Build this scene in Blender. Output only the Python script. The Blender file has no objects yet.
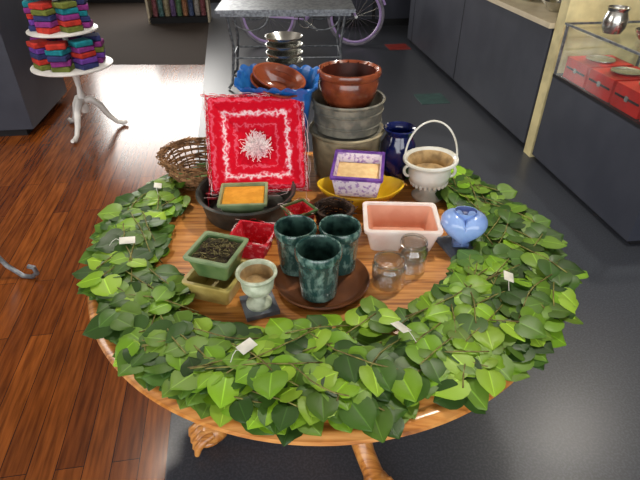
import bpy, bmesh, math, random
from mathutils import Matrix, Vector, Euler
random.seed(7)
S = bpy.context.scene
try:
    S.view_settings.view_transform = 'Standard'
except Exception:
    pass
pi = math.pi

def lin(c):
    return tuple(((x/255)/12.92 if x/255 <= .04045 else ((x/255+.055)/1.055)**2.4) for x in c)

def mat(name, c, c2=None, rough=.5, metal=0., scale=12., bump=0., bscale=None, trans=0., ior=1.45,
        coat=0., lo=.4, hi=.6, stretch=(1, 1, 1), emit=0., detail=4.):
    m = bpy.data.materials.new(name); m.use_nodes = True
    n = m.node_tree.nodes; l = m.node_tree.links; b = n['Principled BSDF']
    b.inputs['Roughness'].default_value = rough
    b.inputs['Metallic'].default_value = metal
    b.inputs['Transmission Weight'].default_value = trans
    b.inputs['IOR'].default_value = ior
    b.inputs['Coat Weight'].default_value = coat
    b.inputs['Coat Roughness'].default_value = .08
    tc = n.new('ShaderNodeTexCoord'); mp = n.new('ShaderNodeMapping')
    mp.inputs['Scale'].default_value = stretch
    l.new(tc.outputs['Object'], mp.inputs['Vector'])
    c2 = c2 or tuple(x*.85 for x in c)
    no = n.new('ShaderNodeTexNoise'); no.inputs['Scale'].default_value = scale; no.inputs['Detail'].default_value = detail
    l.new(mp.outputs[0], no.inputs['Vector'])
    r = n.new('ShaderNodeValToRGB')
    r.color_ramp.elements[0].position = lo; r.color_ramp.elements[1].position = hi
    r.color_ramp.elements[0].color = (*lin(c), 1); r.color_ramp.elements[1].color = (*lin(c2), 1)
    l.new(no.outputs['Fac'], r.inputs['Fac']); l.new(r.outputs['Color'], b.inputs['Base Color'])
    if emit:
        l.new(r.outputs['Color'], b.inputs['Emission Color']); b.inputs['Emission Strength'].default_value = emit
    if bump:
        n2 = n.new('ShaderNodeTexNoise'); n2.inputs['Scale'].default_value = bscale or scale*3; n2.inputs['Detail'].default_value = 5
        l.new(mp.outputs[0], n2.inputs['Vector'])
        bp = n.new('ShaderNodeBump'); bp.inputs['Strength'].default_value = bump; bp.inputs['Distance'].default_value = .01
        l.new(n2.outputs['Fac'], bp.inputs['Height']); l.new(bp.outputs[0], b.inputs['Normal'])
    return m
def thin_glass(name, tint=(.96, .98, .98), spec=.5, k=.75):
    m = bpy.data.materials.new(name); m.use_nodes = True
    n = m.node_tree.nodes; l = m.node_tree.links; n.remove(n['Principled BSDF'])
    t = n.new('ShaderNodeBsdfTransparent'); t.inputs[0].default_value = (*tint, 1)
    g = n.new('ShaderNodeBsdfGlossy'); g.inputs['Roughness'].default_value = .04; g.inputs[0].default_value = (1, 1, 1, 1)
    lw = n.new('ShaderNodeLayerWeight'); lw.inputs[0].default_value = spec
    mm = n.new('ShaderNodeMath'); mm.operation = 'MULTIPLY_ADD'; mm.inputs[1].default_value = k; mm.inputs[2].default_value = .03
    l.new(lw.outputs['Facing'], mm.inputs[0])
    mx = n.new('ShaderNodeMixShader'); l.new(mm.outputs[0], mx.inputs[0]); l.new(t.outputs[0], mx.inputs[1]); l.new(g.outputs[0], mx.inputs[2])
    l.new(mx.outputs[0], n['Material Output'].inputs['Surface'])
    return m

class B:
    def __init__(s): s.v = []; s.f = []; s.m = []; s.mats = []
    def mi(s, m):
        if m not in s.mats: s.mats.append(m)
        return s.mats.index(m)
    def add(s, vs, fs, m, M=None):
        o = len(s.v); k = s.mi(m)
        for p in vs:
            p = Vector(p)
            s.v.append(tuple(M @ p if M else p))
        for f in fs:
            s.f.append(tuple(i+o for i in f)); s.m.append(k)
    def loft(s, rings, m, M=None, c0=False, c1=False, loop=False):
        n = len(rings[0]); vs = [p for r in rings for p in r]; fs = []
        R = len(rings)
        for i in range(R if loop else R-1):
            a = i*n; b = ((i+1) % R)*n
            for j in range(n):
                fs.append((a+j, a+(j+1) % n, b+(j+1) % n, b+j))
        if c0: fs.append(tuple(reversed(range(n))))
        if c1: fs.append(tuple((R-1)*n+j for j in range(n)))
        s.add(vs, fs, m, M)
    def lathe(s, prof, m, M=None, seg=48):
        rings = []
        for r, z in prof:
            r = max(r, 1e-6)
            rings.append([(r*math.cos(2*pi*j/seg), r*math.sin(2*pi*j/seg), z) for j in range(seg)])
        s.loft(rings, m, M)
    def box(s, c, d, m, M=None, rz=0):
        x, y, z = [q/2 for q in d]
        vs = [(-x,-y,-z),(x,-y,-z),(x,y,-z),(-x,y,-z),(-x,-y,z),(x,-y,z),(x,y,z),(-x,y,z)]
        T = Matrix.Translation(c) @ Matrix.Rotation(rz, 4, 'Z')
        if M: T = M @ T
        s.add(vs, [(0,3,2,1),(4,5,6,7),(0,1,5,4),(1,2,6,5),(2,3,7,6),(3,0,4,7)], m, T)
    def tube(s, pts, r, m, seg=8, closed=False, M=None):
        pts = [Vector(p) for p in pts]; n = len(pts); rings = []
        up = None
        for i, p in enumerate(pts):
            if closed: t = pts[(i+1) % n]-pts[i-1]
            else: t = pts[min(i+1, n-1)]-pts[max(i-1, 0)]
            t.normalize()
            if up is None:
                up = Vector((0,0,1)) if abs(t.z) < .9 else Vector((1,0,0))
            u = up - t*up.dot(t)
            if u.length < 1e-4: u = t.orthogonal()
            u.normalize(); w = t.cross(u); up = u
            rr = r[i] if isinstance(r, (list, tuple)) else r
            rings.append([p+(u*math.cos(2*pi*j/seg)+w*math.sin(2*pi*j/seg))*rr for j in range(seg)])
        s.loft(rings, m, M, c0=not closed, c1=not closed, loop=closed)
    def ell(s, c, d, m, M=None, seg=16):
        rings = []
        for i in range(11):
            a = -pi/2+pi*i/10
            rings.append([(c[0]+d[0]*max(math.cos(a),1e-5)*math.cos(2*pi*j/seg), c[1]+d[1]*max(math.cos(a),1e-5)*math.sin(2*pi*j/seg), c[2]+d[2]*math.sin(a)) for j in range(seg)])
        s.loft(rings, m, M)
    def done(s, name, loc=(0,0,0), rot=(0,0,0), ang=40, bevel=0):
        me = bpy.data.meshes.new(name); me.from_pydata(s.v, [], s.f)
        for q in s.mats: me.materials.append(q)
        me.polygons.foreach_set('material_index', s.m)
        bm = bmesh.new(); bm.from_mesh(me)
        bmesh.ops.remove_doubles(bm, verts=bm.verts, dist=4e-6)
        bmesh.ops.recalc_face_normals(bm, faces=bm.faces)
        bm.to_mesh(me); bm.free()
        me.shade_smooth()
        me.set_sharp_from_angle(angle=math.radians(ang))
        o = bpy.data.objects.new(name, me); S.collection.objects.link(o)
        o.location = loc; o.rotation_euler = rot
        if bevel:
            b = o.modifiers.new('b', 'BEVEL'); b.width = bevel; b.segments = 2; b.limit_method = 'ANGLE'
        return o

def rr(w, d, r, z, n=6):
    pts = []
    for k, (sx, sy) in enumerate([(1,1),(-1,1),(-1,-1),(1,-1)]):
        for i in range(n):
            a = k*pi/2+pi/2*i/(n-1)
            pts.append((sx*(w/2-r)+r*math.cos(a), sy*(d/2-r)+r*math.sin(a), z))
    return pts
def planter(b, w0, d0, w1, d1, h, m, rim=None, t=.006, r=.008, lip=.006, z0=0, M=None, fill=None, fz=.75, inner=None):
    rim = rim or m; inner = inner or m
    L = h*.85
    b.loft([rr(w0, d0, r, z0), rr(w0+(w1-w0)*.85, d0+(d1-d0)*.85, r, z0+L)], m, M, c0=True)
    b.loft([rr(w0+(w1-w0)*.85, d0+(d1-d0)*.85, r, z0+L), rr(w1+lip, d1+lip, r, z0+L+.001), rr(w1+lip*1.5, d1+lip*1.5, r, z0+h-.002), rr(w1+lip, d1+lip, r, z0+h), rr(w1-2*t, d1-2*t, r*.7, z0+h), rr(w1-2*t-.002, d1-2*t-.002, r*.7, z0+h-.006)], rim, M)
    b.loft([rr(w1-2*t-.002, d1-2*t-.002, r*.7, z0+h-.006), rr(w0-2*t, d0-2*t, r*.7, z0+t)], inner, M, c1=True)
    if fill:
        f = fz; wi = w0-2*t+(w1-w0)*f-.001; di = d0-2*t+(d1-d0)*f-.001
        b.loft([rr(wi-.006, di-.006, r*.6, z0+h*f-.02), rr(wi, di, r*.6, z0+h*f-.003), rr(wi-.01, di-.01, r*.6, z0+h*f)], fill, M, c0=True, c1=True)

# ------------------------------------------------------------------ materials
def wood_floor_mat():
    m = bpy.data.materials.new('wood_planks'); m.use_nodes = True
    n = m.node_tree.nodes; l = m.node_tree.links; b = n['Principled BSDF']
    tc = n.new('ShaderNodeTexCoord'); mp = n.new('ShaderNodeMapping')
    mp.inputs['Rotation'].default_value = (0, 0, math.radians(-99))
    l.new(tc.outputs['Object'], mp.inputs[0])
    br = n.new('ShaderNodeTexBrick'); br.inputs['Scale'].default_value = 1
    br.inputs['Brick Width'].default_value = 1.1; br.inputs['Row Height'].default_value = .095
    br.inputs['Mortar Size'].default_value = .0015; br.offset = .37
    br.inputs['Color1'].default_value = (*lin((140, 76, 28)), 1); br.inputs['Color2'].default_value = (*lin((102, 50, 18)), 1)
    br.inputs['Mortar'].default_value = (*lin((50, 22, 9)), 1)
    l.new(mp.outputs[0], br.inputs['Vector'])
    m2 = n.new('ShaderNodeMapping'); m2.inputs['Scale'].default_value = (1.5, 18, 1)
    l.new(mp.outputs[0], m2.inputs[0])
    no = n.new('ShaderNodeTexNoise'); no.inputs['Scale'].default_value = 3; no.inputs['Detail'].default_value = 6
    l.new(m2.outputs[0], no.inputs['Vector'])
    r = n.new('ShaderNodeValToRGB'); r.color_ramp.elements[0].position = .35; r.color_ramp.elements[1].position = .65
    r.color_ramp.elements[0].color = (.5, .45, .42, 1); r.color_ramp.elements[1].color = (1.1, 1.1, 1.1, 1)
    l.new(no.outputs['Fac'], r.inputs[0])
    mx = n.new('ShaderNodeMix'); mx.data_type = 'RGBA'; mx.blend_type = 'MULTIPLY'; mx.inputs[0].default_value = 1
    l.new(br.outputs['Color'], mx.inputs[6]); l.new(r.outputs[0], mx.inputs[7])
    l.new(mx.outputs[2], b.inputs['Base Color'])
    b.inputs['Roughness'].default_value = .22; b.inputs['Specular IOR Level'].default_value = .4
    return m
def oak_mat(name='golden_oak', k=1.):
    m = bpy.data.materials.new(name); m.use_nodes = True
    n = m.node_tree.nodes; l = m.node_tree.links; b = n['Principled BSDF']
    tc = n.new('ShaderNodeTexCoord'); mp = n.new('ShaderNodeMapping')
    mp.inputs['Scale'].default_value = (2, 34, 6); mp.inputs['Rotation'].default_value = (0, 0, .15)
    l.new(tc.outputs['Object'], mp.inputs[0])
    no = n.new('ShaderNodeTexNoise'); no.inputs['Scale'].default_value = 2.5; no.inputs['Detail'].default_value = 7; no.inputs['Distortion'].default_value = .4
    l.new(mp.outputs[0], no.inputs['Vector'])
    r = n.new('ShaderNodeValToRGB'); e = r.color_ramp.elements
    e[0].position = .3; e[0].color = (*[q*k for q in lin((134, 78, 30))], 1); e[1].position = .62; e[1].color = (*[q*k for q in lin((214, 150, 78))], 1)
    x = e.new(.46); x.color = (*[q*k for q in lin((192, 122, 54))], 1)
    l.new(no.outputs['Fac'], r.inputs[0]); l.new(r.outputs[0], b.inputs['Base Color'])
    b.inputs['Roughness'].default_value = .33; b.inputs['Coat Weight'].default_value = .4; b.inputs['Coat Roughness'].default_value = .15
    return m
def fabric_bands():
    m = bpy.data.materials.new('red_white_burlap'); m.use_nodes = True
    n = m.node_tree.nodes; l = m.node_tree.links; b = n['Principled BSDF']
    tc = n.new('ShaderNodeTexCoord'); sx = n.new('ShaderNodeSeparateXYZ'); l.new(tc.outputs['Object'], sx.inputs[0])
    def mth(op, a, b_=None, v=None):
        q = n.new('ShaderNodeMath'); q.operation = op; l.new(a, q.inputs[0])
        if b_ is not None: l.new(b_, q.inputs[1])
        if v is not None: q.inputs[1].default_value = v
        return q.outputs[0]
    mx = mth('MAXIMUM', mth('ABSOLUTE', sx.outputs[0]), mth('ABSOLUTE', sx.outputs[1]))
    no = n.new('ShaderNodeTexNoise'); no.inputs['Scale'].default_value = 60; no.inputs['Detail'].default_value = 6
    l.new(tc.outputs['Object'], no.inputs['Vector'])
    nn = mth('MULTIPLY', mth('SUBTRACT', no.outputs[0], v=.5), v=.05)
    q = mth('MULTIPLY', mth('ADD', mx, nn), v=5.5)
    r = n.new('ShaderNodeValToRGB'); e = r.color_ramp.elements
    W = (*lin((244, 226, 228)), 1); R = (*lin((206, 12, 38)), 1); P = (*lin((226, 92, 112)), 1)
    e[0].position = 0; e[0].color = W; e[1].position = .13; e[1].color = W
    for p, c in [(.17, P), (.20, R), (.36, R), (.39, P), (.42, R), (.52, R), (.55, P), (.585, W), (.62, P), (.65, R), (.76, R), (.80, P), (.84, R), (1, R)]:
        x = e.new(p); x.color = c
    l.new(q, r.inputs[0]); l.new(r.outputs[0], b.inputs['Base Color']); b.inputs['Roughness'].default_value = .95
    b.inputs['Specular IOR Level'].default_value = .15
    return m

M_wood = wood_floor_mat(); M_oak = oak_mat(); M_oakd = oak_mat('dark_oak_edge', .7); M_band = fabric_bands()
M_lino = mat('speckled_linoleum', (54, 57, 64), (68, 71, 79), rough=.33, scale=120, lo=.45, hi=.6)
M_carpet = mat('brown_carpet', (58, 46, 38), (42, 34, 29), rough=.95, scale=60, bump=.4)
M_wall = mat('wall_paint', (120, 112, 100), rough=.8, scale=3)
M_ceil = mat('ceiling_paint', (190, 186, 178), rough=.9, scale=3)
M_slate = mat('slate_blue_laminate', (62, 65, 76), (56, 59, 70), rough=.45, scale=4)
M_kick = mat('black_kick', (22, 22, 26), rough=.6)
M_cream = mat('cream_laminate', (222, 208, 180), (212, 198, 168), rough=.4, scale=8)
M_yel = mat('cream_yellow_paint', (226, 212, 160), rough=.6, scale=5)
M_glass = thin_glass('clear_glass'); M_glassp = thin_glass('panel_glass', (.96, .98, .98), .15, .35)
M_white = mat('white_paint', (232, 230, 226), (220, 218, 214), rough=.4)
M_iron = mat('grey_iron', (150, 155, 160), (110, 114, 120), rough=.4, metal=.7, scale=30)
M_galv = mat('galvanized_steel', (168, 172, 172), (126, 130, 130), rough=.42, metal=.6, scale=18, bump=.08)
M_galvd = mat('dull_galvanized', (138, 134, 120), (100, 100, 92), rough=.55, metal=.35, scale=22, bump=.15)
M_dtin = mat('dark_tin', (70, 70, 64), (46, 48, 46), rough=.45, metal=.35, scale=20, bump=.1)
M_dtini = mat('dark_tin_inside', (96, 96, 86), (60, 62, 58), rough=.4, metal=.5, scale=20, bump=.1)
M_silver = mat('bright_silver', (215, 215, 210), rough=.25, metal=1.)
M_terra = mat('brown_glaze', (140, 70, 42), (102, 46, 27), rough=.25, scale=14, coat=.5, bump=.1)
M_terra2 = mat('brown_glaze_dark', (84, 34, 22), (60, 24, 16), rough=.4, scale=14)
M_tray = mat('walnut_tray', (120, 72, 40), (92, 52, 28), rough=.35, scale=14, coat=.3)
M_blue = mat('blue_glaze', (28, 98, 172), (22, 80, 150), rough=.3, coat=.4, scale=10)
M_bluei = mat('blue_glaze_inside', (40, 110, 180), rough=.4, scale=10)
M_cobalt = mat('cobalt_glaze', (14, 28, 88), (8, 16, 56), rough=.15, coat=.8, scale=12)
M_green = mat('teal_green_glaze', (34, 68, 64), (112, 142, 132), rough=.22, coat=.5, scale=60, lo=.46, hi=.68, bump=.12, stretch=(1, 1, .6), detail=8)
M_greeni = mat('teal_green_inside', (58, 88, 80), (24, 46, 44), rough=.3, scale=40)
M_urn = mat('weathered_sage_cream', (200, 208, 186), (158, 168, 142), rough=.55, scale=30, bump=.2)
M_urni = mat('tan_inside', (190, 160, 112), (150, 124, 86), rough=.8, scale=30)
M_wglaze = mat('white_glaze', (226, 226, 218), (208, 206, 192), rough=.25, coat=.5, scale=12)
M_pink = mat('pink_inside', (232, 176, 148), (222, 158, 130), rough=.5, scale=12)
M_pinkw = mat('blush_white_glaze', (236, 226, 220), (230, 210, 202), rough=.3, coat=.3, scale=12)
M_lblue = mat('periwinkle_glaze', (144, 174, 226), (118, 148, 208), rough=.25, coat=.6, scale=10)
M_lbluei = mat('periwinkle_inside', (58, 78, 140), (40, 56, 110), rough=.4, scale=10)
M_slatet = mat('slate_tile', (120, 126, 136), (92, 98, 108), rough=.5, scale=20)
M_yellow = mat('yellow_glaze', (236, 194, 44), (220, 174, 30), rough=.25, coat=.5, scale=10)
M_purple = mat('purple_trim', (112, 70, 156), (88, 48, 132), rough=.4, scale=40)
M_lav = mat('lavender_pattern', (226, 216, 228), (166, 134, 190), rough=.5, scale=70, lo=.5, hi=.6)
M_sand = mat('pale_sand', (240, 208, 150), (230, 194, 136), rough=.9, scale=60, bump=.1)
M_mustard = mat('mustard_foam', (218, 152, 44), (204, 138, 32), rough=.9, scale=40, bump=.1)
M_sage = mat('sage_glaze', (132, 152, 112), (104, 126, 90), rough=.3, coat=.4, scale=12)
M_sagew = mat('dark_green_planter_glaze', (68, 98, 56), (98, 122, 74), rough=.3, coat=.4, scale=16)
M_olive = mat('olive_tan_glaze', (190, 172, 100), (162, 144, 76), rough=.35, coat=.3, scale=16)
M_moss = mat('dried_moss', (84, 76, 48), (48, 42, 28), rough=.95, scale=50, bump=1.)
M_mossl = mat('dried_moss_light', (148, 138, 92), (112, 104, 66), rough=.95, scale=50)
M_red = mat('red_burlap', (200, 18, 40), (226, 110, 120), rough=.9, scale=60, lo=.52, hi=.7, bump=.4)
M_fringe = mat('pale_fringe', (240, 224, 222), (232, 190, 196), rough=.9)
M_redf = mat('red_fringe', (208, 20, 46), rough=.9)
M_wicker = mat('wicker', (150, 110, 72), (100, 70, 42), rough=.8, scale=50)
M_twig = mat('dark_twig', (74, 54, 42), (46, 32, 26), rough=.85, scale=50)
M_lavbike = mat('lavender_enamel', (192, 168, 220), (178, 152, 208), rough=.3, scale=5)
M_tyre = mat('grey_rubber', (140, 136, 148), rough=.7)
M_black = mat('black_paint', (20, 20, 22), rough=.5)
M_tag = mat('tag_paper', (238, 236, 224), rough=.7)
M_redbox = mat('red_lacquer', (204, 38, 28), (180, 28, 20), rough=.35, scale=9)
M_teal = mat('green_inlay', (56, 88, 84), rough=.4)
M_redin = mat('red_inlay', (140, 48, 42), rough=.4)
M_stem = mat('garland_stem', (134, 130, 66), (96, 84, 42), rough=.7, scale=60)
M_lamp = mat('lamp_glow', (255, 244, 224), (255, 244, 224), emit=14.)

# ------------------------------------------------------------------ room shell
def bx(y): return -.531-.161*(y-.932)
b = B()
Y0, Y1, XL, XR, YC = -3.0, 9.8, -5.2, 4.6, 5.9
b.add([(XL, Y0, 0), (bx(Y0), Y0, 0), (bx(YC), YC, 0), (XL, YC, 0)], [(0, 1, 2, 3)], M_wood)
b.add([(XL, YC, 0), (bx(YC), YC, 0), (bx(Y1), Y1, 0), (XL, Y1, 0)], [(0, 1, 2, 3)], M_carpet)
b.add([(bx(Y0), Y0, 0), (XR, Y0, 0), (XR, Y1, 0), (bx(Y1), Y1, 0), (bx(YC), YC, 0)], [(0, 1, 2, 3, 4)], M_lino)
fl = b.done('floor')
for x, y, m in [(1.0, 6.7, M_redin), (1.08, 4.75, M_teal)]:
    b = B(); b.box((0, 0, .0015), (.28, .28, .003), m); b.done('floor_inlay_tile', (x, y, 0), (0, 0, .14))
b = B(); b.box((0, 0, 1.5), (9.8, .1, 3), M_wall); b.done('wall_back', (-.3, Y1+.05, 0))
b = B(); b.box((0, 0, 1.5), (.1, 12.8, 3), M_wall); b.done('wall_left', (XL-.05, 3.4, 0))
b = B(); b.box((0, 0, 1.5), (.1, 12.8, 3), M_wall); b.done('wall_right', (XR+.05, 3.4, 0))
b = B(); b.box((-4.2, 0, 1.5), (2, .1, 3), M_wall); b.box((4, 0, 1.5), (1.2, .1, 3), M_wall)
b.box((.1, 0, .2), (6.6, .1, .4), M_wall); b.box((.1, 0, 2.9), (6.6, .1, .2), M_wall); b.done('wall_front', (0, Y0-.05, 0))
b = B()
for x in (-3.15, -1, 1.2, 3.35): b.box((x, 0, 1.6), (.07, .1, 2.4), M_white)
b.box((.1, 0, .43), (6.6, .12, .06), M_white); b.box((.1, 0, 2.77), (6.6, .12, .06), M_white); b.done('window_1', (0, Y0-.02, 0))
b = B(); b.box((-.3, 3.4, 3.05), (9.8, 12.9, .1), M_ceil); b.done('ceiling')
b = B(); b.box((0, 0, .06), (9.7, .02, .12), M_kick); b.done('baseboard_back', (-.3, Y1-.011, 0))

# ------------------------------------------------------------------ round pedestal table
TX, TY, TZ = .002, 1.278, .75
b = B()
b.lathe([(.648, .7485), (.652, .7485), (.655, .75), (.666, .75), (.673, .7485), (.676, .745)], M_oak, seg=128)
b.lathe([(0, .715), (.655, .715), (.668, .717), (.682, .724), (.687, .733), (.684, .741), (.676, .745)], M_oak, seg=128)
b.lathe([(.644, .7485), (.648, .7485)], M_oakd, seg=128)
b.lathe([(.644, .7485), (.642, .75), (.3, .75), (0, .75)], M_oak, seg=128)
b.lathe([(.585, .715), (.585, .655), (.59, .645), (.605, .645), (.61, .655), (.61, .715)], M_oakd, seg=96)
b.lathe([(.2, .70), (.2, .68), (.12, .65), (.085, .6), (.08, .56), (.1, .54), (.1, .52), (.085, .5), (.11, .44), (.125, .38), (.12, .33), (.09, .29), (.085, .26), (.105, .24), (.105, .16), (.08, .13), (0, .12)], M_oak)
for a in (math.radians(206), math.radians(296), math.radians(26), math.radians(116)):
    R = Matrix.Rotation(a, 4, 'Z')
    pr = [(.07, .27), (.14, .29), (.21, .25), (.28, .17), (.34, .1), (.39, .07), (.43, .055)]
    b.tube([(x, 0, z) for x, z in pr], [.06, .058, .05, .04, .034, .034, .036], M_oak, seg=16, M=R)
    b.ell((.43, 0, .05), (.055, .045, .045), M_oak, R)
    for k in range(4):
        yy = (k-1.5)*.024
        b.tube([(.44, yy*.8, .07), (.475, yy, .066), (.5, yy*1.15, .045), (.508, yy*1.2, .014)], [.015, .016, .015, .01], M_oak, seg=10, M=R)
    b.ell((.45, 0, .018), (.05, .036, .018), M_oak, R)
b.done('round_pedestal_table', (TX, TY, 0))

# ------------------------------------------------------------------ leaf garland
def leaf_material():
    m = bpy.data.materials.new('silk_leaf'); m.use_nodes = True
    n = m.node_tree.nodes; l = m.node_tree.links; b = n['Principled BSDF']
    at = n.new('ShaderNodeAttribute'); at.attribute_name = 'leafcol'
    l.new(at.outputs['Color'], b.inputs['Base Color'])
    b.inputs['Roughness'].default_value = .42; b.inputs['Specular IOR Level'].default_value = .35
    tr = n.new('ShaderNodeBsdfTranslucent'); l.new(at.outputs['Color'], tr.inputs['Color'])
    mx = n.new('ShaderNodeMixShader'); mx.inputs[0].default_value = .22
    l.new(b.outputs[0], mx.inputs[1]); l.new(tr.outputs[0], mx.inputs[2])
    l.new(mx.outputs[0], n['Material Output'].inputs['Surface'])
    return m
M_leaf = leaf_material()
# rounded heart leaf; 7 columns so the midrib can read as a pale thin line
LW = [(-.09, .50), (.0, .84), (.18, 1.0), (.40, 1.02), (.62, .86), (.82, .54), (.94, .24), (1.0, .03)]
COL = (-1, -.55, -.07, 0, .07, .55, 1)
LV = []; LF = []
for i, (t, w) in enumerate(LW):
    for j, s_ in enumerate(COL):
        tt = t + (.09*(1-min(1, abs(s_)*3)) if i == 0 else 0) - (.04 if (i in (5, 6) and abs(s_) == 1) else 0)
        LV.append((tt, s_*w*.51, .06*abs(s_)*w - .10*t*t - .05*(abs(s_)**3)))
for i in range(len(LW)-1):
    for j in range(6):
        a = i*7+j; LF.append((a, a+1, a+8, a+7))
gv = []; gf = []; gc = []
def leaf(p, d, nrm, L, col):
    d = d.normalized(); s_ = nrm.cross(d).normalized(); nn = d.cross(s_)
    o = len(gv)
    cu = random.uniform(.3, 1.4); wd = random.uniform(.94, 1.12)
    for k, (x, y, z) in enumerate(LV):
        q = p + d*(x*L) + s_*(y*L*wd) + nn*(z*L*cu)
        rr_ = math.hypot(q.x-TX, q.y-TY)
        if rr_ < .69 and q.z < TZ+.003: q.z = TZ+.003+random.random()*.002
        gv.append(tuple(q)); gc.append((*[c*(1.8 if k % 7 == 3 else (.9 if k % 7 in (0, 6) else 1)) for c in col], 1))
    for f in LF: gf.append(tuple(i+o for i in f))
def interp(a, tab):
    a %= 360
    for i in range(len(tab)-1):
        if tab[i][0] <= a <= tab[i+1][0]:
            u = (a-tab[i][0])/(tab[i+1][0]-tab[i][0]); return tab[i][1]*(1-u)+tab[i+1][1]*u
RIN = [(0, .46), (45, .56), (90, .60), (128, .62), (145, .56), (180, .50), (205, .485), (232, .465), (255, .425), (280, .375), (315, .41), (360, .46)]
ROUT = [(0, .71), (45, .68), (90, .68), (135, .69), (180, .70), (225, .66), (270, .67), (290, .69), (325, .70), (345, .745), (360, .71)]
PAL = [lin(c) for c in [(88, 124, 40), (70, 106, 36), (104, 140, 46), (58, 92, 34), (118, 152, 54), (78, 114, 46), (50, 80, 30)]]
BR = [lin(c) for c in [(136, 180, 42), (122, 168, 40), (156, 194, 60)]]
def pcol(a, r):
    br = .12
    if 245 < a % 360 < 340: br = .36  # more bright leaves on the front arc: light falling there put into leaf colour
    c = random.choice(BR if random.random() < br else PAL)
    k = random.uniform(.75, 1.18); return tuple(x*k for x in c)
gb = B()
def ok(a): a %= 360; return not (66 < a < 126)
nb = 0
while nb < 225:
    a = random.uniform(0, 360)
    if not ok(a): continue
    nb += 1
    lay = random.random()
    ri, ro = interp(a, RIN), interp(a, ROUT)
    u = random.uniform(.02, .95); r = ri+(ro-ri)*u
    A = math.radians(a); rad = Vector((math.cos(A), math.sin(A), 0)); tan = Vector((-rad.y, rad.x, 0))*random.choice((-1, 1))
    d = (tan*random.uniform(.3, 1)+rad*random.uniform(-.2, .9)).normalized()
    p = Vector((TX, TY, TZ))+rad*r; z = .006+lay*.030
    pts = []; n = random.randint(5, 8)
    for k in range(n):
        rel = p-Vector((TX, TY, TZ)); rr_ = math.hypot(rel.x, rel.y)
        aa = math.degrees(math.atan2(rel.y, rel.x))
        if rr_ > interp(aa, ROUT)-.03 or rr_ < interp(aa, RIN)-.005 or not ok(aa): break
        zz = z + .01*math.sin(pi*k/n)
        q = Vector((p.x, p.y, TZ+zz)); pts.append(q)
        sd = Vector((-d.y, d.x, 0))
        for e in range(2):
            ld = (d*random.uniform(.1, .9)+sd*random.uniform(.3, 1)*(1 if e == 0 else -1)+Vector((0, 0, random.uniform(-.18, .10)))).normalized()
            nrm = Vector((random.gauss(0, .14), random.gauss(-.08, .14), 1)).normalized()
            q0 = q+Vector((0, 0, random.uniform(-.005, .012)))+ld*.008
            leaf(q0, ld, nrm, random.uniform(.050, .074), pcol(aa, rr_))
        p = p + Vector((d.x, d.y, 0))*.030
        d = (d + tan*.08 + Vector((random.gauss(0, .1), random.gauss(0, .1), 0))).normalized()
    if len(pts) > 2:
        a0 = pts[0]-(pts[1]-pts[0])*1.6
        gb.tube([a0+Vector((0, 0, .012))]+[q+Vector((0, 0, .012)) for q in pts], .0017, M_stem, seg=5)
me = bpy.data.meshes.new('leaf_garland')
so = len(gv); me.from_pydata(gv+gb.v, [], gf+[tuple(i+so for i in f) for f in gb.f])
me.materials.append(M_leaf); me.materials.append(M_stem)
me.polygons.foreach_set('material_index', [0]*len(gf)+[1]*len(gb.f))
ca = me.color_attributes.new('leafcol', 'FLOAT_COLOR', 'POINT')
flat = []
for c in gc: flat += c
flat += [.1, .1, .04, 1]*len(gb.v)
ca.data.foreach_set('color', flat)
me.shade_smooth()
go = bpy.data.objects.new('leaf_garland', me); S.collection.objects.link(go)

for x, y, z, rz in [(-.165, .785, .066, .9), (-.565, 1.20, .066, .3), (.19, .845, .066, 2.2), (.50, 1.03, .068, 1.3), (-.57, 1.55, .056, 1.8)]:
    b = B(); b.box((0, 0, 0), (.044, .026, .0012), M_tag)
    b.tube([(-.018, 0, .001), (-.03, .004, .006), (-.04, .002, .0), (-.05, -.004, -.012)], .0008, M_tag, seg=5)
    b.done('price_tag', (x, y, TZ+z), (.25, .1, rz))

# ------------------------------------------------------------------ pots on the table
def put(b, name, x, y, z=0, rot=(0, 0, 0), **k): return b.done(name, (x, y, TZ+z), rot, **k)
b = B(); b.lathe([(0, 0), (.105, 0), (.126, .008), (.134, .022), (.131, .025), (.125, .022), (.114, .011), (.1, .008), (0, .008)], M_tray); put(b, 'brown_saucer_tray', 0.005, 1.085)
for x, y, k in [(-.068, 1.145, 1.), (.055, 1.148, 1.), (-.004, 1.035, 1.04)]:
    b = B()
    b.lathe([(0, 0), (.044, 0), (.048, .004), (.052, .06), (.055, .116), (.0565, .119), (.0595, .121), (.0605, .128), (.0605, .141), (.058, .145), (.055, .145), (.053, .141)], M_green)
    b.lathe([(.053, .141), (.051, .12), (.044, .02), (0, .016)], M_greeni)
    o = put(b, 'green_glazed_pot', x, y, .0085, (0, 0, x*20)); o.scale = (k*.98, k*.98, k)
b = B(); b.box((0, 0, .007), (.088, .088, .014), M_slatet)
b.lathe([(0, .014), (.034, .014), (.034, .02), (.026, .026), (.015, .036), (.014, .046), (.02, .052), (.034, .06), (.041, .074), (.043, .094), (.042, .102), (.049, .112), (.053, .118), (.052, .122), (.046, .122), (.042, .112)], M_urn)
b.lathe([(.042, .112), (.038, .095), (.034, .085), (0, .083)], M_urni); put(b, 'small_pedestal_urn', -.160, .985, .0, (0, 0, .35))
b = B(); planter(b, .105, .105, .132, .132, .066, M_olive, r=.012); put(b, 'olive_square_planter', -.279, 1.055, 0, (0, 0, -.3))
b = B(); planter(b, .09, .09, .125, .125, .07, M_sagew, rim=M_sage, r=.01, fill=M_moss, fz=.86)
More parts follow.
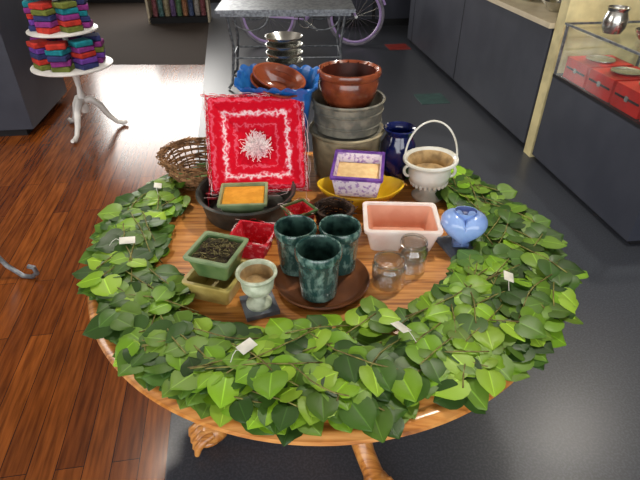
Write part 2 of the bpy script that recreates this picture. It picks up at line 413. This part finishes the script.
for i in range(170):
    a = random.uniform(0, 2*pi); r = random.uniform(0, .05)
    p = Vector((r*math.cos(a), r*math.sin(a), .060)); q = p+Vector((random.gauss(0, .012), random.gauss(0, .012), random.uniform(.0, .009)))
    q2 = q+Vector((random.gauss(0, .010), random.gauss(0, .010), random.uniform(-.008, .004)))
    for w in (p, q, q2):
        w.x = max(-.052, min(.052, w.x)); w.y = max(-.052, min(.052, w.y))
    b.tube([p, q, q2], .0012, random.choice((M_moss, M_twig, M_mossl, M_mossl)), seg=4)
put(b, 'green_square_planter', -.275, 1.075, .060, (0, 0, -.3))
def fringe(b, w, d, z, n, L, mats, M=None, r=.0009):
    for i in range(n):
        t = random.uniform(0, 4); k = int(t); u = (t-k)*2-1
        P = [(u*w/2, -d/2, 0), (w/2, u*d/2, 0), (-u*w/2, d/2, 0), (-w/2, -u*d/2, 0)][k]
        N = [(0, -1, 0), (1, 0, 0), (0, 1, 0), (-1, 0, 0)][k]
        T_ = Vector((N[1], -N[0], 0))*random.choice((-1, 1))
        p = Vector((P[0], P[1], z+random.uniform(-.008, .004))); dr = Vector(N)*random.uniform(.3, 1)+Vector((0, 0, random.gauss(.1, .35)))
        l_ = L*random.uniform(.4, 1)
        b.tube([p, p+(dr+T_*.4)*l_*.5, p+(dr*.9+T_*1.1)*l_*.8, p+(dr*.7+T_*1.7)*l_], r, random.choice(mats), seg=4, M=M)
b = B(); planter(b, .08, .08, .12, .11, .07, M_red, r=.006, t=.004); fringe(b, .12, .11, .07, 120, .014, [M_fringe, M_redf], r=.0007); put(b, 'red_burlap_planter', -.200, 1.235, 0, (0, 0, -.25))
# large red fringed square basket, leaning and facing the viewer
b = B()
rg = [rr(.12, .12, .01, 0), rr(.295, .295, .012, .05), rr(.312, .312, .012, .053), rr(.312, .312, .012, .062), rr(.282, .282, .01, .064), rr(.272, .272, .01, .057), rr(.12, .12, .008, .008)]
b.loft(rg, M_band, c0=True, c1=True)
fringe(b, .312, .312, .060, 900, .018, [M_fringe, M_redf, M_redf], r=.0007)
fringe(b, .30, .30, .060, 60, .045, [M_redf, M_fringe], r=.0007)
for i in range(240):
    a = random.uniform(0, 2*pi); r = random.uniform(0, .03)
    p = Vector((r*math.cos(a), r*math.sin(a), .009)); e = Vector((math.cos(a)*random.uniform(.005, .035), math.sin(a)*random.uniform(.005, .035), 0)); s2 = Vector((-e.y, e.x, 0))*random.uniform(-.8, .8)
    b.tube([p, p+e*.4+Vector((0, 0, .008)), p+e*.8+s2*.4+Vector((0, 0, .012)), p+e+s2+Vector((0, 0, .008+e.length*.15))], .0012, M_fringe, seg=4)
o = b.done('red_fringed_basket', (-.222, 1.622, TZ+.172)); o.rotation_euler = Euler((math.radians(57), math.radians(2), math.radians(9)))
# dark tin tub with sage planter
b = B(); b.lathe([(0, 0), (.137, 0), (.142, .004), (.158, .074), (.163, .077), (.168, .082), (.164, .088), (.157, .085)], M_dtin, seg=64)
b.lathe([(.157, .085), (.152, .075), (.136, .008), (0, .006)], M_dtini, seg=64)
b.lathe([(0, .006), (.045, .006), (.05, .018), (.045, .032), (0, .032)], M_dtin, Matrix.Translation((0, -.06, 0)), seg=24)
put(b, 'dark_tin_tub', -.248, 1.475)
b = B(); planter(b, .105, .105, .148, .14, .07, M_sage, r=.006, fill=M_mustard, fz=.9, t=.005); put(b, 'sage_square_planter', -.248, 1.412, .033, (0, 0, .06))
def twig_basket(b, r0, r1, h, m, n=14, wild=.006):
    R = 11
    for k in range(R):
        z = h*k/(R-1); r = r0+(r1-r0)*k/(R-1); ph = random.random()*6
        b.tube([((r+random.gauss(0, wild*.3))*math.cos(a), (r+random.gauss(0, wild*.3))*math.sin(a), max(.003, z+.004+wild*.5*math.sin(3*a+ph))) for a in [2*pi*j/36 for j in range(36)]], .0045, m, seg=6, closed=True)
    for j in range(n*2):
        a = 2*pi*j/(n*2); b.tube([(r0*math.cos(a), r0*math.sin(a), .003), (r1*math.cos(a), r1*math.sin(a), h+.004)], .0026, m, seg=5)
    b.lathe([(0, .002), (r0, .002), (r0, .006), (0, .006)], m, seg=24)
    for j in range(n*8):
        a = random.uniform(0, 2*pi); da = random.uniform(.3, .9)
        b.tube([((r1+random.gauss(0, wild))*math.cos(a+da*t), (r1+random.gauss(0, wild))*math.sin(a+da*t), h+random.uniform(-wild, wild*1.6)) for t in (0, .33, .66, 1)], .0018, m, seg=4)
b = B(); twig_basket(b, .095, .135, .10, M_wicker, wild=.010); put(b, 'wicker_basket', -.455, 1.71, .0)
b = B(); twig_basket(b, .045, .060, .075, M_twig, n=10); put(b, 'twig_basket', .045, 1.360)
b = B(); planter(b, .05, .05, .08, .08, .09, M_red, rim=M_sagew, r=.004, t=.004); fringe(b, .08, .08, .09, 70, .012, [M_fringe, M_redf, M_moss], r=.0007); put(b, 'red_striped_planter', -.065, 1.345, 0, (0, 0, .6))
# yellow oval bowl + patterned box
b = B()
def el(a, c, z, n=56): return [(a*math.cos(2*pi*j/n)*(1+.06*abs(math.cos(2*pi*j/n))**6), c*math.sin(2*pi*j/n), z+.012*abs(math.cos(2*pi*j/n))**3*(z/.07)) for j in range(n)]
b.loft([el(.07, .045, 0), el(.1, .065, .02), el(.13, .085, .05), el(.142, .093, .066), el(.142, .093, .07), el(.136, .088, .07), el(.125, .08, .052), el(.09, .058, .022), el(.06, .038, .01)], M_yellow, c0=True, c1=True)
put(b, 'yellow_oval_bowl', .14, 1.52)
b = B(); planter(b, .14, .135, .165, .16, .085, M_lav, rim=M_purple, r=.004, t=.005, fill=M_sand, fz=.55, inner=M_lav); o = put(b, 'purple_trimmed_box', .130, 1.53, .070, (.14, 0, -.14))
b = B(); planter(b, .185, .13, .225, .17, .085, M_pinkw, r=.016, t=.009, inner=M_pink); put(b, 'blush_rectangular_planter', .250, 1.300, 0, (0, 0, -.04))
# heart vase on slate tile: plump heart body with an oval mouth between the lobes
b = B(); b.box((0, 0, .005), (.12, .105, .01), M_slatet); put(b, 'slate_coaster', .436, 1.262, 0, (0, 0, .3))
b = B(); N = 64; T = .050; rings = []
def heart(s_, y):
    r = []
    for j in range(N):
        t = 2*pi*j/N; x = 16*math.sin(t)**3; z = 13*math.cos(t)-4.2*math.cos(2*t)-1.6*math.cos(3*t)-.8*math.cos(4*t)
        zz = .062+(z+1)/16*.068*s_
        xx = x/16*.069*s_
        if zz < .02: xx = (1 if j < N/2 else -1)*max(abs(xx), .026*s_)
        r.append((xx, y, max(zz, 0.)))
    return r
for i in range(17):
    th = -pi/2+pi*i/16; rings.append(heart(max(math.cos(th), 0)**.55+.001, T*math.sin(th)))
b.loft(rings, M_lblue)
EY = Matrix.Scale(.78, 4, (0, 1, 0))
b.lathe([(.020, .088), (.026, .104), (.033, .117), (.0345, .119), (.032, .119)], M_lblue, EY, seg=32)
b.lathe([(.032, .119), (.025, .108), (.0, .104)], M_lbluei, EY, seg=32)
put(b, 'heart_shaped_vase', .433, 1.262, .0105, (0, 0, -.18), ang=70)
def jar(r, h, name, x, y):
    b = B(); b.lathe([(0, 0), (r*.92, 0), (r, .006), (r, h*.72), (r*.82, h*.82), (r*.82, h*.9), (r*.9, h*.93), (r*.9, h), (r*.84, h), (r*.78, h*.84), (r*.965, h*.71), (r*.965, .007), (0, .005)], M_glass)
    b.tube([(r*.9*math.cos(t), r*.9*math.sin(t), h*.91) for t in [2*pi*i/32 for i in range(32)]], .0014, M_silver, seg=6, closed=True)
    put(b, name, x, y)
jar(.047, .085, 'glass_jar', .19, 1.085); jar(.042, .10, 'glass_jar', .265, 1.150)
# white urn with hoop handle
b = B()
b.lathe([(0, 0), (.056, 0), (.057, .008), (.05, .014), (.034, .024), (.026, .034), (.027, .042), (.05, .052), (.068, .07), (.074, .095), (.072, .118), (.078, .13), (.09, .138), (.095, .145), (.094, .151), (.086, .152), (.078, .144)], M_wglaze)
b.lathe([(.078, .144), (.066, .12), (.062, .1), (0, .096)], M_urni)
for s_ in (-1, 1):
    b.tube([(s_*(.07+.018*math.sin(t)), 0, .1+.02*math.cos(t)) for t in [pi*i/10 for i in range(11)]], .0055, M_wglaze)
for j in range(24):
    a = 2*pi*j/24; b.ell((.062*math.cos(a), .062*math.sin(a), .066), (.007, .007, .014), M_wglaze, seg=8)
b.tube([(.088*math.cos(t), .0, .148+.135*math.sin(t)) for t in [pi*i/24 for i in range(25)]], .0034, M_wglaze)
put(b, 'white_handled_urn', .388, 1.575, 0, (.0, -.04, -.1))
b = B(); b.lathe([(0, 0), (.04, 0), (.045, .006), (.058, .05), (.066, .10), (.064, .14), (.05, .168), (.047, .178), (.056, .195), (.06, .2), (.056, .203), (.047, .196), (.04, .178), (.05, .14), (.05, .05), (0, .02)], M_cobalt)
put(b, 'cobalt_blue_vase', .290, 1.72)
# risers and stacked tubs
b = B(); b.lathe([(0, 0), (.118, 0), (.123, .01), (.133, .165), (.140, .17), (.143, .178), (.138, .183), (.130, .18), (.12, .02), (0, .015)], mat('tan_galvanized', (172, 160, 130), (134, 124, 100), rough=.5, metal=.3, scale=14), seg=64)
b.lathe([(0, .179), (.132, .179)], M_galvd); put(b, 'tan_galvanized_tub', .10, 1.775)
b = B(); b.lathe([(0, 0), (.118, 0), (.12, .006), (.128, .1), (.133, .104), (.135, .11), (.131, .115), (.126, .112), (.115, .012), (0, .01)], M_galvd, seg=64)
for z in (.03, .075): b.lathe([(.121+z*.08, z-.004), (.125+z*.08, z), (.122+z*.08, z+.004)], M_galvd, seg=64)
put(b, 'galvanized_tub', .102, 1.775, .184)
b = B(); b.lathe([(0, 0), (.075, 0), (.08, .004), (.1, .05), (.107, .09), (.103, .1), (.103, .106), (.112, .112), (.115, .122), (.112, .132), (.104, .134), (.095, .126)], M_terra, seg=64)
b.lathe([(.095, .126), (.092, .09), (.07, .02), (0, .014)], M_terra2); put(b, 'brown_glazed_pot', .102, 1.775, .184+.080)
b = B(); b.lathe([(0, 0), (.075, 0), (.078, .006), (.084, .165), (.088, .17), (.086, .178), (.08, .178), (0, .178)], M_dtin, seg=48); put(b, 'dark_tin_riser', -.145, 1.758)
# blue scalloped planter with brown bowls
b = B()
def dens(w, d, r, z, amp=0, per=.045, n=200):
    base = rr(w, d, r, z, n=10)+[None]; base[-1] = base[0]
    L = [0]
    for i in range(1, len(base)): L.append(L[-1]+(Vector(base[i])-Vector(base[i-1])).length)
    tot = L[-1]; out = []; k = round(tot/per); i = 0
    for j in range(n):
        s_ = tot*j/n
        while L[i+1] < s_: i += 1
        u = (s_-L[i])/max(L[i+1]-L[i], 1e-9); p = Vector(base[i]).lerp(Vector(base[i+1]), u)
        p.z += amp*abs(math.sin(pi*k*j/n)); out.append(tuple(p))
    return out
b.loft([dens(.19, .09, .02, 0), dens(.23, .115, .025, .12), dens(.25, .125, .03, .165, .006), dens(.285, .15, .03, .18, .014), dens(.285, .15, .03, .186, .014), dens(.26, .13, .028, .178, .012)], M_blue, c0=True)
b.loft([dens(.26, .13, .028, .178, .012), dens(.22, .10, .02, .12), dens(.18, .08, .018, .01)], M_bluei, c1=True)
b.done('blue_scalloped_planter', (-.142, 1.768, TZ+.194), (math.radians(14), 0, math.radians(-5)))
for i, (dx, dz) in enumerate([(0, 0), (.010, .022)]):
    b = B(); b.lathe([(0, 0), (.04, 0), (.07, .02), (.088, .05), (.094, .055), (.093, .06), (.086, .059), (.066, .03), (.04, .01), (0, .008)], M_terra, Matrix.Diagonal((1, .6, 1, 1)))
    b.done('brown_oval_bowl', (-.155+dx, 1.727, TZ+.318+dz), (math.radians(25), math.radians(14), math.radians(-12)))
# silver stack
b = B()
b.lathe([(0, 0), (.035, 0), (.05, .36), (.053, .365), (.05, .37)], M_galv)
for k in range(4):
    z = .365+k*.028; b.lathe([(.045, z-.01), (.061, z+.012), (.068, z+.02), (.070, z+.025), (.066, z+.026), (.061, z+.02), (.045, z-.0), (0, z-.004)], M_silver)
put(b, 'galvanized_pail_stack', -.13, 1.91)

# ------------------------------------------------------------------ shop furniture
RZ = .123
def counter(name, x0, y0, L, D, H, top=M_cream):
    b = B(); b.box((D/2, L/2, H/2+.02), (D, L, H-.06), M_slate)
    b.box((D/2+.02, L/2, .03), (D-.08, L-.04, .06), M_kick)
    b.box((D/2-.01, L/2, H-.012), (D+.05, L+.04, .035), top)
    for k in range(1, int(L/1.6)+1): b.box((-.0015, k*1.6, H/2), (.004, .004, H-.1), M_kick)
    return b.done(name, (x0, y0, 0), (0, 0, RZ), bevel=.002)
counter('service_counter', 1.575, 3.60, 3.4, .75, .92)
b = B(); b.box((.7, .05, 1.45), (1.4, .1, 2.9), M_yel); b.done('cream_partition', (1.585, 3.46, 0), (0, 0, RZ))
b = B(); b.box((.3, .58, .33), (.6, 1.14, .58), M_slate); b.box((.32, .58, .03), (.55, 1.1, .06), M_kick); b.box((.3, .58, .625), (.6, 1.15, .02), M_kick)
for x in (.008, .592):
    for y in (.015, 1.145): b.box((x, y, .79), (.014, .014, .32), M_iron)
b.box((.3, .58, .945), (.61, 1.16, .012), M_glassp); b.box((.003, .58, .79), (.004, 1.12, .3), M_glassp)
for y in (0.008, 1.152): b.box((.3, y, .953), (.61, .012, .012), M_iron)
b.box((.0, .58, .953), (.012, 1.16, .012), M_iron); b.box((.6, .58, .953), (.012, 1.16, .012), M_iron)
dc = b.done('glass_display_case', (1.725, 2.285, 0), (0, 0, RZ))
MR = Matrix.Translation((1.725, 2.285, 0)) @ Matrix.Rotation(RZ, 4, 'Z')
for k in range(4):
    b = B(); b.box((0, 0, .065), (.3, .24, .13), M_redbox); b.box((-.151, 0, .07), (.004, .21, .012), M_black); b.box((-.153, 0, .07), (.004, .03, .03), M_silver)
    b.lathe([(0, .132), (.06, .132), (.085, .144), (.088, .142), (.062, .13)], M_silver, seg=24)
    p = MR @ Vector((.18, .17+k*.265, .636)); b.done('red_keepsake_box', p, (0, 0, RZ))
def bowl(name, p, r, h, m):
    b = B(); b.lathe([(0, 0), (r*.5, 0), (r*.8, h*.4), (r, h), (r*.95, h), (r*.75, h*.45), (r*.45, h*.1), (0, h*.1)], m, seg=32); b.done(name, p)
b = B(); b.lathe([(0, 0), (.05, 0), (.066, .03), (.07, .08), (.055, .12), (.064, .14), (.06, .142), (.05, .12), (.06, .08), (0, .02)], M_silver); b.done('silver_vase', MR @ Vector((.12, .86, .9595)))
bowl('silver_bowl', MR @ Vector((.20, .64, .9595)), .085, .06, M_silver); bowl('silver_bowl', MR @ Vector((.42, .9, .9595)), .08, .07, M_wglaze); bowl('silver_bowl', MR @ Vector((.4, .55, .9595)), .08, .07, M_silver)
MC = Matrix.Translation((1.575, 3.60, 0)) @ Matrix.Rotation(RZ, 4, 'Z')
for (x, y, m) in [(.2, .35, M_silver), (.3, .62, M_wglaze), (.2, .85, M_urn), (.3, 1.3, M_silver)]:
    bowl('display_bowl', MC @ Vector((x, y, .926)), .09, .07, m)
b = B(); b.box((-.5, .5, .63), (1.0, .95, 1.14), M_slate); b.box((-.53, .5, .03), (.92, .9, .06), M_kick); b.box((-.5, .5, 1.215), (1.04, 1.0, .03), M_cream)
b.done('slate_cabinet', (-2.33, 3.83, 0), (0, 0, RZ), bevel=.002)
b = B(); b.box((0, 0, .5), (1.2, .5, .88), M_black); b.box((0, 0, .95), (1.24, .54, .03), M_iron); b.box((0, 0, .03), (1.1, .45, .06), M_kick)
for x in (-.3, .3): b.box((x, -.255, .5), (.55, .02, .78), M_slate)
b.done('storage_cabinet', (.75, 8.1, 0), (0, 0, RZ))
b = B(); b.box((0, 0, .04), (.9, .4, .08), M_kick); b.box((-.44, 0, .5), (.03, .4, 1), M_cream); b.box((.44, 0, .5), (.03, .4, 1), M_cream); b.box((0, .18, .5), (.88, .02, 1), M_cream)
cols = [(120, 60, 66), (60, 96, 96), (140, 128, 96), (84, 60, 104), (66, 100, 66), (140, 88, 56), (50, 64, 100), (140, 134, 126)]
fm = [mat('bolt_fabric_%d' % i, c, tuple(min(255, q+50) for q in c), rough=.9, scale=40) for i, c in enumerate(cols)]
for k in range(9): b.tube([(-.36+k*.09, -.05, .08), (-.36+k*.09, -.05, .95)], .038, fm[k % 8], seg=12)
b.done('fabric_bolt_rack', (-2.15, 8.3, 0), (0, 0, RZ))
# tiered white stand with folded felt
b = B()
b.lathe([(0, .16), (.03, .16), (.04, .2), (.022, .25), (.03, .3), (.018, .36), (.026, .45), (.05, .5), (.06, .53), (.02, .53), (.02, .8), (.02, 1.02), (0, 1.03)], M_white, seg=32)
for z, r in ((.53, .30), (.79, .25), (1.03, .18)):
    b.lathe([(0, z), (r-.01, z), (r, z+.006), (r, z+.014), (r-.01, z+.02), (0, z+.02)], M_white, seg=64)
for k in range(3):
    R = Matrix.Rotation(math.radians(-95+120*k), 4, 'Z')
    b.tube([(.01, 0, .25), (.06, 0, .26), (.12, 0, .2), (.17, 0, .1), (.22, 0, .04), (.27, 0, .02), (.3, 0, .03)], [.03, .03, .027, .022, .018, .02, .014], M_white, seg=12, M=R)
b.done('tiered_display_stand', (-1.93, 3.98, 0))
felt = [mat('felt_%s' % n_, c, rough=.95, scale=30, bump=.2) for n_, c in [('purple', (108, 60, 158)), ('teal', (20, 132, 146)), ('olive', (110, 120, 50)), ('red', (196, 52, 40)), ('violet', (140, 50, 130)), ('navy', (50, 56, 110))]]
b = B()
for z0, z1, r, n in ((.55, .79, .19, 7), (.81, 1.03, .145, 6)):
    for j in range(n):
        a = 2*pi*j/n+.3; z = z0; k = random.randint(0, 5)
        while z < z1-.042:
            h = .038; b.box(((r+random.gauss(0, .005))*math.cos(a), (r+random.gauss(0, .005))*math.sin(a), z+h/2+.001), (.13, .135 if n == 7 else .125, h), felt[k % 6], rz=a+random.gauss(0, .10))
            z += h+.002; k += random.choice((1, 1, 2, 3))
b.done('folded_felt_squares', (-1.93, 3.98, 0), bevel=.008)
# grey metal table
b = B(); b.box((0, 0, .735), (1.3, .6, .03), M_iron); b.box((0, 0, .70), (1.22, .52, .03), M_iron)
for sx in (-1, 1):
    for sy in (-1, 1):
        b.tube([(sx*.56, sy*.24, .70), (sx*.52, sy*.22, .4), (sx*.56, sy*.24, .06), (sx*.6, sy*.26, .012)], .014, M_iron)
        b.tube([(sx*(.53-.02-.17*(1-math.cos(t))), sy*.24, .68-.12*math.sin(t)) for t in [pi*i/12*1.2 for i in range(13)]], .008, M_iron)
    b.tube([(sx*.53, -.22, .3), (sx*.53, .22, .3)], .01, M_iron)
for sy in (-1, 1): b.tube([(-.53, sy*.22, .3), (.53, sy*.22, .3)], .01, M_iron)
b.done('grey_metal_table', (-.33, 5.3, 0), (0, 0, RZ*.3))
# bicycle
b = B(); W = .34
def wheel(cx):
    b.tube([(cx+W*math.cos(t), 0, W+W*math.sin(t)) for t in [2*pi*i/48 for i in range(48)]], .02, M_tyre, closed=True)
    b.tube([(cx+(W-.03)*math.cos(t), 0, W+(W-.03)*math.sin(t)) for t in [2*pi*i/48 for i in range(48)]], .016, M_lavbike, closed=True)
    for i in range(20):
        t = 2*pi*i/20; b.tube([(cx, .02*(-1)**i, W), (cx+(W-.03)*math.cos(t), 0, W+(W-.03)*math.sin(t))], .0018, M_silver, seg=4)
    b.tube([(cx, -.05, W), (cx, .05, W)], .02, M_silver)
wheel(-.55); wheel(.55)
hd = (.36, 0, .78); bb_ = (-.08, 0, .3); st = (-.22, 0, .72)
for p, q, r in [(hd, bb_, .022), ((.34, 0, .68), (-.16, 0, .52), .018), (bb_, st, .018), (st, (-.25, 0, .9), .012), ((-.55, .04, W), st, .01), ((-.55, -.04, W), st, .01), ((-.55, .04, W), bb_, .011), ((-.55, -.04, W), bb_, .011), ((.33, 0, .86), (.4, 0, .66), .02), ((.4, .04, .66), (.55, .04, W), .012), ((.4, -.04, .66), (.55, -.04, W), .012), ((.33, 0, .86), (.3, 0, 1.0), .012)]:
    b.tube([p, q], r, M_lavbike, seg=10)
b.tube([(.16, -.3, .98), (.26, -.24, 1.02), (.3, 0, 1.0), (.26, .24, 1.02), (.16, .3, .98)], .012, M_silver)
b.ell((-.27, 0, .92), (.13, .08, .035), M_black)
b.tube([(bb_[0]+.09*math.cos(t), -.05, .3+.09*math.sin(t)) for t in [2*pi*i/24 for i in range(24)]], .008, M_silver, closed=True)
b.tube([(-.08, -.06, .3), (.06, -.07, .2), (.06, -.15, .2)], .009, M_silver); b.tube([(-.08, .06, .3), (-.22, .07, .4), (-.22, .15, .4)], .009, M_silver)
for cx in (-.55, .55): b.tube([(cx+(W+.04)*math.cos(t), 0, W+(W+.04)*math.sin(t)) for t in [math.radians(20+i*8) for i in range(18)]], .015, M_lavbike)
b.done('lavender_bicycle', (-.10, 6.75, .02), (0, 0, 0))
# iron plant stand at left
b = B()
for k in range(3):
    R = Matrix.Rotation(math.radians(-8+120*k), 4, 'Z')
    pts = [(.0, 0, .42), (.05, 0, .36), (.12, 0, .2), (.19, 0, .07), (.26, 0, .012), (.31, 0, .012), (.345, 0, .04), (.34, 0, .075), (.31, 0, .08)]
    b.tube(pts, .012, M_iron, M=R)
b.tube([(0, 0, .3), (0, 0, 1.1)], .012, M_iron); b.lathe([(0, 1.1), (.15, 1.1), (.16, 1.11), (.15, 1.12), (0, 1.12)], M_iron)
b.done('iron_plant_stand', (-1.80, 2.06, 0))

# ------------------------------------------------------------------ lights
def area(name, loc, target, sx, sy, e, col=(1, 1, 1)):
    L = bpy.data.lights.new(name, 'AREA'); L.shape = 'RECTANGLE'; L.size = sx; L.size_y = sy; L.energy = e; L.color = col
    o = bpy.data.objects.new(name, L); S.collection.objects.link(o); o.location = loc
    o.rotation_euler = (Vector(target)-Vector(loc)).to_track_quat('-Z', 'Y').to_euler(); return o
area('window_daylight', (.1, -2.9, 1.6), (.1, 2, 1.0), 6.4, 2.2, 165, (1, .985, .96))
area('back_window_daylight', (-2.6, 9.6, 2.0), (-.8, 1, .4), 3.2, 1.6, 190, (1, .97, .92))
area('left_area_light', (-5.1, 1.2, 1.9), (0, 1.4, .8), 3.0, 1.6, 110, (1, .97, .92))  # soft area light added from the left; the wall there has no window
for x, y in [(-1.2, 2.6), (.9, 1.9), (2.4, 2.93), (.3, 5.5), (-2.2, 5.2)]:
    b = B(); b.lathe([(0, .04), (.08, .04), (.085, .02), (.085, 0), (.078, 0), (.078, .012)], M_white, seg=32); b.lathe([(0, .012), (.078, .012)], M_lamp, seg=32)
    b.done('ceiling_downlight', (x, y, 2.96))
    L = bpy.data.lights.new('downlight', 'SPOT'); L.energy = 140 if y < 3 else 80; L.spot_size = math.radians(110); L.spot_blend = .6; L.shadow_soft_size = .08; L.color = (1, .93, .82)
    o = bpy.data.objects.new('downlight_bulb', L); S.collection.objects.link(o); o.location = (x, y, 2.94)
w = bpy.data.worlds.new('World'); S.world = w; w.use_nodes = True
w.node_tree.nodes['Background'].inputs[0].default_value = (.75, .85, 1, 1); w.node_tree.nodes['Background'].inputs[1].default_value = 1.0

# ------------------------------------------------------------------ camera
cam = bpy.data.cameras.new('camera'); cam.sensor_width = 36; cam.lens = 28.125
co = bpy.data.objects.new('camera', cam); S.collection.objects.link(co)
co.location = (0, 0, 1.657); co.rotation_euler = (math.radians(90-35), 0, 0); S.camera = co
